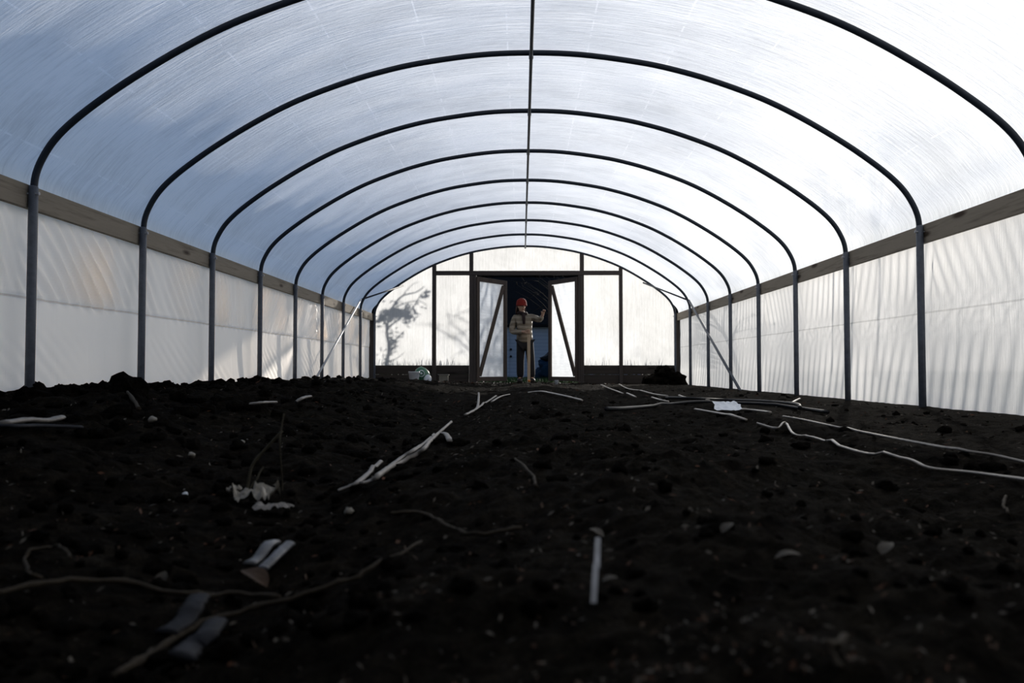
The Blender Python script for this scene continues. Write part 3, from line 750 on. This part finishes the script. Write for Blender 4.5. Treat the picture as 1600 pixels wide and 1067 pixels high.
# a few leaves that can be told apart
def leaf(c, L, W, ang, tilt, mat, label=None, name='dead_leaf'):
    b = MB(); rows = []
    for i in range(9):
        t = i / 8; w = W * math.sin(PI * t) ** .7 * (1 - .3 * t)
        r = []
        for j in range(5):
            e = (j - 2) / 2
            x, y, z = L * (t - .5), w * e, .25 * w * abs(e) + .15 * L * math.sin(PI * t) * .6
            x, z = x * math.cos(tilt) - z * math.sin(tilt), x * math.sin(tilt) + z * math.cos(tilt)
            r.append(c + Vector((x * math.cos(ang) - y * math.sin(ang), x * math.sin(ang) + y * math.cos(ang), z + L * .5 * abs(math.sin(tilt)) + .004)))
        rows.append(r)
    b.grid(rows); o = obj(name, b, mat)
    if label: recentre(o, c); tag(o, label, 'leaf', 'dead leaves lying on the near soil')
    return o
for px, py, L, W, a, t, mt, lab in ((400, 918, .055, .022, -.5, -.35, 'leaf', 'large curled brown leaf below the two silvery tape strips'), (256, 922, .022, .011, 1.4, .9, 'leaf2', 'small tan leaf standing above the level twig'), (282, 912, .016, .008, .4, .3, 'leaf2', 'tiny pale leaf beside the small tan leaf'),
                                ((952), 912, .018, .009, .1, .2, 'leaf2', 'pale-tipped leaf right of the narrow plastic strip'), (931, 840, .028, .009, -.8, -.3, 'leaf2', 'long pale leaf above the narrow plastic strip'), (1378, 872, .032, .012, .7, .4, 'leaf2', 'pale pointed leaf on the near soil at right'), (1226, 881, .030, .014, -.2, .2, 'leaf2', 'pinkish pale leaf right of the narrow plastic strip'), (1134, 838, .022, .010, .5, .5, 'leaf2', 'small leaf pair like piece at the middle right of the soil')):
    leaf(on_ground(px, py), L, W, a, t, M[mt], lab)
# stuff: litter, clods
rnd = random.Random(11)
b = MB()
def litter(x, y, s):
    c = ground(x, y, .004); A = rnd.uniform(0, 2 * PI); d = Vector((math.cos(A), math.sin(A), rnd.uniform(-.4, .6))); e = Vector((-math.sin(A), math.cos(A), rnd.uniform(-.5, .5)))
    w = rnd.uniform(.12, .5); b.mi = rnd.choice([0, 0, 1, 1, 1, 2])
    up = Vector((0, 0, s * .35))
    b.add([c - d * s, c + e * s * w + up, c + d * s * 1.1 + up * .5, c - e * s * w], [(0, 1, 2), (0, 2, 3)])
for i in range(4200):
    t = rnd.random(); y = .62 + 5.5 * t ** 2.2; x = rnd.uniform(-.63, .63) * (y + .3) + .06 * rnd.gauss(0, 1)
    if -2.9 < x < 3.0: litter(x, y, rnd.uniform(.0018, .0058) * (.5 + .62 * y ** .75))
for i in range(1500):
    y = rnd.uniform(6, 16.2); x = rnd.uniform(-2.8, 2.9); litter(x, y, rnd.uniform(.008, .022))
for i in range(420):
    y = rnd.uniform(14.6, 17.2); x = rnd.gauss(.1, .8)
    if abs(x) < 2.6: litter(x, y, rnd.uniform(.015, .045))
for i in range(520):
    y = rnd.uniform(12.5, 16.3); x = rnd.uniform(-2.8, -1.0); litter(x, y, rnd.uniform(.015, .045))
tag(obj('leaf_litter', b, [M['leaf'], M['leaf2'], M['leaf3']], None, False), 'scattered bits of dead leaf and straw on the dark soil', 'leaf litter', None, 'stuff')
b = MB()
for i in range(3600):
    q = rnd.random()
    if q < .5: x = -2.85 + abs(rnd.gauss(0, .5)); y = rnd.uniform(3.6, 14.5)
    elif q < .8: y = .8 + 6 * rnd.random() ** 1.6; x = -rnd.uniform(.1, .65) * (y + .4)
    else: y = .8 + 12 * rnd.random() ** 1.6; x = rnd.uniform(-.6, .6) * y
    if not -2.95 < x < 2.9: continue
    s = .006 + .030 * rnd.random() ** 2.2 * (1.35 if x < -1.2 else .8) * (1 if y > 2 else .5)
    b.lump(ground(x, y, s * .1), s, 1 if y > 4 else 2, .5, i * .37, (rnd.uniform(.8, 1.3), rnd.uniform(.8, 1.3), rnd.uniform(.6, .95)))
tag(obj('soil_clods', b, M['clod']), 'crumbly dark clods covering the dug soil', 'soil clods', None, 'stuff')
for px, depth, zt, s, lab in ((190, 4.05, .235, .085, 'big earth clod standing highest against the left wall by the second hoop'), (150, 3.9, .205, .06, 'rounded earth clod left of the highest clod at the left wall'), (48, 3.75, .19, .075, 'broad earth clod at the foot of the first hoop'), (100, 3.85, .195, .06, 'earth clod halfway between first and second hoops'), (258, 4.9, .20, .05, 'earth clod just beyond the second hoop'), (340, 6.4, .195, .055, 'earth clod just beyond the third hoop'), (385, 7.3, .19, .05, 'earth clod at the foot of the fourth hoop')):
    x = (px - VPX) / FPX * depth; b = MB(); b.lump((x, depth, zt - s * .75), s, 3, .5, px * .31, (1.15, 1, .95), 2.0); b.lump((x + s * .6, depth - .03, zt - s * 1.3), s * .8, 3, .5, px * .7, (1.1, 1, .8), 2.2)
    tag(recentre(obj('earth_clod', b, M['clod']), (x, depth, gh(x, depth))), lab, 'earth clod', 'large clods along the left wall')

# ------------------------------------------------------------------ outside, seen through the doorway
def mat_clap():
    m, nt, out = nodes('shaded_white_clapboard'); g = N(nt); tc = g.n('ShaderNodeTexCoord').outputs['Object']
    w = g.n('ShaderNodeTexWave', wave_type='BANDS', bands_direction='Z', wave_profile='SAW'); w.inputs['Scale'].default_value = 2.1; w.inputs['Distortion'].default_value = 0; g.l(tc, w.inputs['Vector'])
    c = g.ramp(w.outputs['Fac'], [(.0, (.12, .15, .2)), (.12, (.25, .29, .35)), (1, (.28, .32, .385))])  # bluish shade on the white boards is put into these colours
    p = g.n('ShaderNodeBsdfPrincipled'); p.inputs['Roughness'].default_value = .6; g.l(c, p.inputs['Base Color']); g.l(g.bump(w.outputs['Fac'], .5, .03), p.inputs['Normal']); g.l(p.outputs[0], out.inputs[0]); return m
M['clap'] = mat_clap(); M['darkroof'] = mat_plain('dark_shingle', (.008, .008, .009), .9, .1, .4, 8, .4)
SY = 34.0
root = thing('shed', 'white clapboard shed with dark roof seen through the doorway', 'shed', (0, SY, 0))
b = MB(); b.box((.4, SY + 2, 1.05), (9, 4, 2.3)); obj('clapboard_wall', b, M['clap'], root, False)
b = MB(); b.add([(-4.4, SY - .25, 2.12), (5.2, SY - .25, 2.12), (5.2, SY + 2, 4.3), (-4.4, SY + 2, 4.3), (-4.4, SY + 4.25, 2.12), (5.2, SY + 4.25, 2.12), (-4.4, SY - .25, 2.02), (5.2, SY - .25, 2.02), (5.2, SY + 4.25, 2.02), (-4.4, SY + 4.25, 2.02)], [(0, 1, 2, 3), (3, 2, 5, 4), (0, 6, 7, 1), (6, 9, 8, 7), (4, 5, 8, 9), (0, 3, 4, 9, 6), (1, 7, 8, 5, 2)]); obj('roof', b, M['darkroof'], root, False)
b = MB(); b.box((-.92, SY - .02, 1.0), (.82, .05, 2.0)); d_ = obj('shed_door', b, M['clap'], root, False)
for zz in (.85, .56): 
    b = MB(); b.lump((-.44, SY - .09, zz + .25), .05, 2, .1, 1); obj('door_fitting', b, M['hose'], d_)
# blue tarp over a dark bundle
M['tarp'] = mat_plain('blue_tarp', (.005, .020, .040), .8, .1, .5, 5, .4)
x, y = .98, 24.5
root = thing('tarp_heap', 'blue tarp heap with a dark bundle on top, seen behind the person', 'tarp heap', (x, y, 0))
b = MB(); b.lump((x, y, .18), .48, 4, .35, 2.2, (1.2, .8, .8), 2.0); obj('tarp', b, M['tarp'], root)
b = MB(); b.lump((x, y + .1, .62), .27, 3, .4, 5, (1.3, .8, .6)); obj('bundle', b, M['hose'], root)['label'] = 'black bundle'
# grass tufts before the shed
b = MB()
for i in range(3500):
    y = 17.4 + 8 * rnd.random() ** 1.5; x = rnd.uniform(-1.4, 1.6) * y / 18; h = rnd.uniform(.05, .14); A = rnd.uniform(0, 6.28)
    d = Vector((math.cos(A), math.sin(A), 0)) * .008; t = Vector((rnd.uniform(-.05, .05), rnd.uniform(-.05, .05), h))
    c = Vector((x, y, -.04)); b.add([c - d, c + d, c + t], [(0, 1, 2)])
tag(obj('grass', b, M['blade'], None, False), 'green grass beyond the doorway', 'grass', None, 'stuff')
# dark conifers behind the shed
M['needle'] = mat_plain('dark_needles', (.006, .009, .007), .95, .05, .5, 4, .3); M['bark'] = mat_plain('bark', (.03, .024, .018), .9, .1, .4, 15, .4)
cl = ['dark evergreen behind the shed, at the left of the doorway view', 'dark evergreen behind the shed, just left of the person', 'dark evergreen behind the shed, directly above the person', 'dark evergreen behind the shed, right of the person', 'dark evergreen behind the shed, by the free edge of the right door']
for i, (x, y, h) in enumerate(((-5.4, 46, 11), (-2.4, 44, 12), (.6, 45.5, 13), (3.4, 44, 12), (6.2, 46, 11))):
    root = thing('evergreen_tree', cl[i], 'tree', (x, y, 0), 'dark evergreens behind the shed')
    b = MB(); b.tube([(x, y, -.1), (x, y, h * .9)], [.22, .04], 8); obj('trunk', b, M['bark'], root)
    b = MB(); r2 = random.Random(i)
    for k in range(4200):
        t = r2.random() ** 1.4; z = .5 + (h - .6) * t; R = 4.2 * (1 - t) ** .6 + .15; A = r2.uniform(0, 6.28); rr = R * r2.uniform(.35, 1.05)
        c = Vector((x + rr * math.cos(A), y + rr * math.sin(A), z)); o_ = Vector((math.cos(A), math.sin(A), -.35)) * .75; s_ = Vector((-math.sin(A), math.cos(A),   .1)) * .4
        b.add([c - o_ * .6, c + s_, c + o_, c - s_], [(0, 1, 2, 3)])
    obj('crown', b, M['needle'], root, False)

# trees on the sun's side: their shadows fall on the plastic
def tree_mesh(base, h, spread, seed, leafy, r0=.12, leaf=.1, up=.3):
    r = random.Random(seed); w = MB(); l = MB()
    def grow(p, d, L, rad, lev):
        pts = [p]; q = p; dd = d.copy()
        for i in range(4):
            dd = (dd + Vector((r.gauss(0, .16), r.gauss(0, .16), r.gauss(.03, .10)))).normalized(); q = q + dd * L / 4; pts.append(q)
        w.tube(pts, [rad * (1 - .13 * i) for i in range(5)], 5, cap=False)
        if lev >= 3 or L < .12:
            for k in range(leafy):
                c = q + Vector((r.gauss(0, leaf * 1.5), r.gauss(0, leaf * 1.5), r.gauss(0, leaf * 1.5))); a = Vector((r.gauss(0, 1), r.gauss(0, 1), r.gauss(0, 1))).normalized() * leaf; e = a.orthogonal().normalized() * leaf * .5
                l.add([c - a, c + e, c + a, c - e], [(0, 1, 2, 3)])
            return
        for k in range(3 if lev else 6):
            j = pts[r.choice([2, 3, 4]) if lev else min(4, 1 + k // 2 + 1)]
            nd = (dd * .55 + Vector((r.gauss(0, spread), r.gauss(0, spread), r.gauss(up, .3)))).normalized(); grow(j, nd, L * r.uniform(.5, .68), rad * .5, lev + 1)
    grow(Vector(base), Vector((0, 0, 1)), h * .5, r0, 0)
    return w, l
M['fol'] = mat_plain('winter_foliage', (.03, .04, .02), .8, .1, .4, 6, 0)
# small leafy tree right behind the left end panel, drawn through points of its shadow on the plastic
def lift_(x, z, t): return Vector((x, YEND + .08, z)) + SUN * t
T0 = 3.0
root = thing('leafy_tree', 'leafy tree whose branching shadow shows on the left end panel', 'tree', (lift_(-2.78, 0, T0).x, lift_(0, 0, T0).y, 0))
b = MB(); l = MB(); r3 = random.Random(5)
def br(pts, r0, r1):
    P = smooth_pts([lift_(x, z, T0 + t) for x, z, t in pts], 5); b.tube(P, [r0 + (r1 - r0) * i / (len(P) - 1) for i in range(len(P))], 6); return P
tb = lift_(-2.72, .3, T0); b.tube([(tb.x + .05, tb.y, -.05), (tb.x + .03, tb.y, .6), tb], [.05, .045, .04], 8)
br([(-2.72, .3, 0), (-2.66, .7, .05), (-2.7, 1.1, 0), (-2.6, 1.5, -.1), (-2.4, 1.75, -.2), (-2.12, 1.83, -.2), (-1.95, 1.95, 0)], .035, .008)
br([(-2.7, 1.1, 0), (-2.45, 1.3, .1), (-2.2, 1.5, .1), (-2.0, 1.8, .2), (-1.84, 1.86, .2)], .022, .007)
br([(-2.6, 1.5, -.1), (-2.3, 1.62, .2), (-2.05, 1.65, .3), (-1.9, 1.56, .3)], .016, .005)
br([(-2.66, .7, .05), (-2.5, .9, -.2), (-2.35, 1.05, -.2)], .018, .006)
br([(-2.4, 1.75, -.2), (-2.2, 1.98, .1), (-2.05, 2.04, .2)], .010, .004)
br([(-2.3, 1.62, .2), (-2.15, 1.42, .2), (-2.0, 1.38, .1)], .010, .004)
br([(-2.72, .4, 0), (-2.5, .5, .1), (-2.35, .62, .1)], .012, .004)
def lf(cx, cz, sx, sz, n, s):
    for i in range(n):
        c = lift_(cx + r3.gauss(0, sx), cz + r3.gauss(0, sz), T0 + r3.uniform(-.3, .3)); a = Vector((r3.gauss(0, 1), r3.gauss(0, 1), r3.gauss(0, 1))).normalized() * s * 1.5 * r3.uniform(.6, 1.2); e = a.orthogonal().normalized() * s * .8
        l.add([c - a, c + e, c + a, c - e], [(0, 1, 2, 3)])
for a in ((-2.75, 1.33, .09, .09, 90, .05), (-2.5, 1.40, .11, .06, 110, .05), (-2.29, 1.36, .06, .09, 60, .05), (-2.62, 1.05, .10, .05, 16, .04), (-2.58, .75, .05, .12, 36, .045), (-2.72, .5, .07, .15, 22, .045), (-1.92, 1.8, .03, .06, 12, .05), (-2.12, 1.32, .02, .06, 7, .04), (-2.5, 1.63, .07, .05, 10, .04), (-2.66, .35, .04, .03, 12, .04), (-2.1, 1.55, .1, .1, 12, .03), (-2.43, .9, .03, .05, 6, .03)): lf(*a)
obj('trunk', b, M['bark'], root); obj('leaves', l, M['fol'], root)['label'] = 'dark leaf clusters'
b = MB()
for i in range(260):
    x0, x1 = ((-3.0, -1.0), (1.3, 3.1))[0 if i < 190 else 1]
    x = r3.uniform(x0, x1); y = YEND + r3.uniform(.45, 1.0); h = .34 + r3.uniform(0, .26) ** 1.2 + (y - YEND) * .3; p = Vector((x, y, -.05)); d = Vector((r3.gauss(0, .10), r3.gauss(0, .05), 1)).normalized()
    b.tube([p, p + d * h * .6, p + d * h + Vector((r3.gauss(0, .04), 0, 0))], [.010, .008, .002], 4)
tag(obj('weeds', b, M['blade']), 'dry weeds outside along the end wall, showing as thin shadows at the foot of its panels', 'weeds', None, 'stuff')
# bare shrub by the right door
root = thing('bare_shrub', 'bare twiggy shrub outside behind the free edge of the right door', 'shrub', (1.35, 21.0, 0))
b = MB(); r4 = random.Random(9)
for i in range(16):
    p = Vector((1.35 + r4.gauss(0, .05), 21 + r4.gauss(0, .1), 0)); P = [p]; d = Vector((0, 0, 1))
    for k in range(7): d = (d + Vector((r4.gauss(-.02 if k < 3 else -.22, .08), r4.gauss(0, .10), r4.gauss(0 if k < 3 else -.06, .06)))).normalized(); P.append(P[-1] + d * .42)
    b.tube(P, [.014 - .0016 * k for k in range(8)], 5)
    for k in range(6):
        q = P[r4.randint(3, 7)]; e = Vector((r4.gauss(-.2, .5), r4.gauss(0, .5), r4.gauss(.1, .4))); b.tube([q, q + e * .2, q + e * .4 + Vector((0, 0, -.06))], [.006, .004, .003], 4)
obj('twigs', b, M['bark'], root)
# larger trees far out
sides = [('broad winter tree beyond the right wall, its blurred shadow near the third right-hand panel', 8.6, .75, 40, 6.0, 1), ('tall winter tree beyond the right wall, its blurred shadow near the far end', 12.2, .7, 52, 6.2, 2), ('winter tree beyond the right wall, its blurred shadow on the closest panel', 5.9, .75, 30, 6.4, 3)]
for lab, yw, zw, t, h, sd in sides:
    c = Vector((3.15, yw, zw)) + SUN * t
    root = thing('winter_tree', lab, 'tree', (c.x, c.y, 0), 'winter trees on the sunny side')
    w = MB(); l = MB(); r5 = random.Random(sd)
    w.tube([(c.x, c.y, -.1), (c.x + .2, c.y, c.z * .5), (c.x, c.y, c.z)], [.06, .05, .03], 8)
    for q in range(5):
        o_ = Vector((r5.gauss(0, 1.3), r5.gauss(0, 1.3), r5.gauss(0, 1.1))); sg_ = r5.uniform(.35, .8)
        w.tube([(c.x + .1, c.y, c.z * .6), c + o_ * .5 - Vector((0, 0, .5)), c + o_], [.05, .04, .015], 5)
        for k in range(75):
            p_ = c + o_ + Vector((r5.gauss(0, sg_), r5.gauss(0, sg_), r5.gauss(0, sg_ * .8))); a = Vector((r5.gauss(0, 1), r5.gauss(0, 1), r5.gauss(0, 1))).normalized() * .11; e = a.orthogonal().normalized() * .07
            l.add([p_ - a, p_ + e, p_ + a, p_ - e], [(0, 1, 2, 3)])
    obj('trunk', w, M['bark'], root); obj('leaves', l, M['fol'], root, False)
c = Vector((2.6, YEND, 1.0)) + SUN * 14
root = thing('winter_tree', 'slender winter tree beyond the end wall, its soft shadow on the right end panel', 'tree', (c.x, c.y, 0), 'winter trees on the sunny side')
w, l = tree_mesh((c.x, c.y, -.1), c.z * 1.05, .5, 12, 2, .1, .09, .15); obj('trunk', w, M['bark'], root); obj('leaves', l, M['fol'], root, False)

# ------------------------------------------------------------------ light
sl = bpy.data.lights.new('sun', 'SUN'); sl.energy = 8.0; sl.angle = math.radians(1.0); sl.color = (1, .955, .89)
so = bpy.data.objects.new('sun', sl); C.objects.link(so); so.rotation_euler = (-SUN).to_track_quat('-Z', 'Y').to_euler(); so.location = (10, 30, 15)
wld = bpy.data.worlds.new('sky'); bpy.context.scene.world = wld; wld.use_nodes = True; nt = wld.node_tree; nt.nodes.clear(); g = N(nt)
geo = g.n('ShaderNodeTexCoord').outputs['Generated']
sp_ = g.n('ShaderNodeSeparateXYZ'); g.l(geo, sp_.inputs[0])
grad = g.ramp(g.math('ADD', g.math('MULTIPLY', sp_.outputs[2], .5), .5), [(.49, (.10, .10, .09)), (.505, (.58, .60, .63)), (.545, (.42, .47, .55)), (.62, (.225, .335, .52)), (1.0, (.085, .165, .345))])
dt = g.n('ShaderNodeVectorMath', operation='DOT_PRODUCT'); g.l(geo, dt.inputs[0]); dt.inputs[1].default_value = SUN
dp = g.math('MAXIMUM', dt.outputs['Value'], 0.0)
gl_ = g.math('ADD', g.math('MULTIPLY', g.math('POWER', dp, 5), .75), g.math('MULTIPLY', g.math('POWER', dp, 60), 5.0))
gc = g.n('ShaderNodeMix', data_type='RGBA', blend_type='MULTIPLY'); gc.inputs[0].default_value = 1; gc.inputs[6].default_value = (1, .93, .83, 1); g.l(gl_, gc.inputs[7])
ad_ = g.n('ShaderNodeMix', data_type='RGBA', blend_type='ADD'); ad_.inputs[0].default_value = 1; g.l(grad, ad_.inputs[6]); g.l(gc.outputs[2], ad_.inputs[7])
bg = g.n('ShaderNodeBackground'); bg.inputs[1].default_value = 1.0; g.l(ad_.outputs[2], bg.inputs[0])
wo = g.n('ShaderNodeOutputWorld'); g.l(bg.outputs[0], wo.inputs[0])

# ------------------------------------------------------------------ camera
cam = bpy.data.cameras.new('camera'); co = bpy.data.objects.new('camera', cam); C.objects.link(co)
cam.sensor_fit = 'HORIZONTAL'; cam.sensor_width = 36; cam.lens = 36 * FPX / 1600; cam.clip_start = .05; cam.clip_end = 400
co.location = (0, 0, CAM_Z)
fw = Vector((-(VPX - 800) / FPX, 1, (VPY - 533.5) / FPX))
co.rotation_euler = fw.to_track_quat('-Z', 'Y').to_euler()
cam.dof.use_dof = True; cam.dof.focus_distance = 6.3; cam.dof.aperture_fstop = 5.0
sc = bpy.context.scene; sc.camera = co
sc.view_settings.view_transform = 'Standard'; sc.view_settings.look = 'None'; sc.view_settings.exposure = 0; sc.view_settings.gamma = 1
sc.cycles.max_bounces = 10; sc.cycles.diffuse_bounces = 5; sc.cycles.transmission_bounces = 8; sc.cycles.transparent_max_bounces = 16
sc.cycles.use_denoising = True
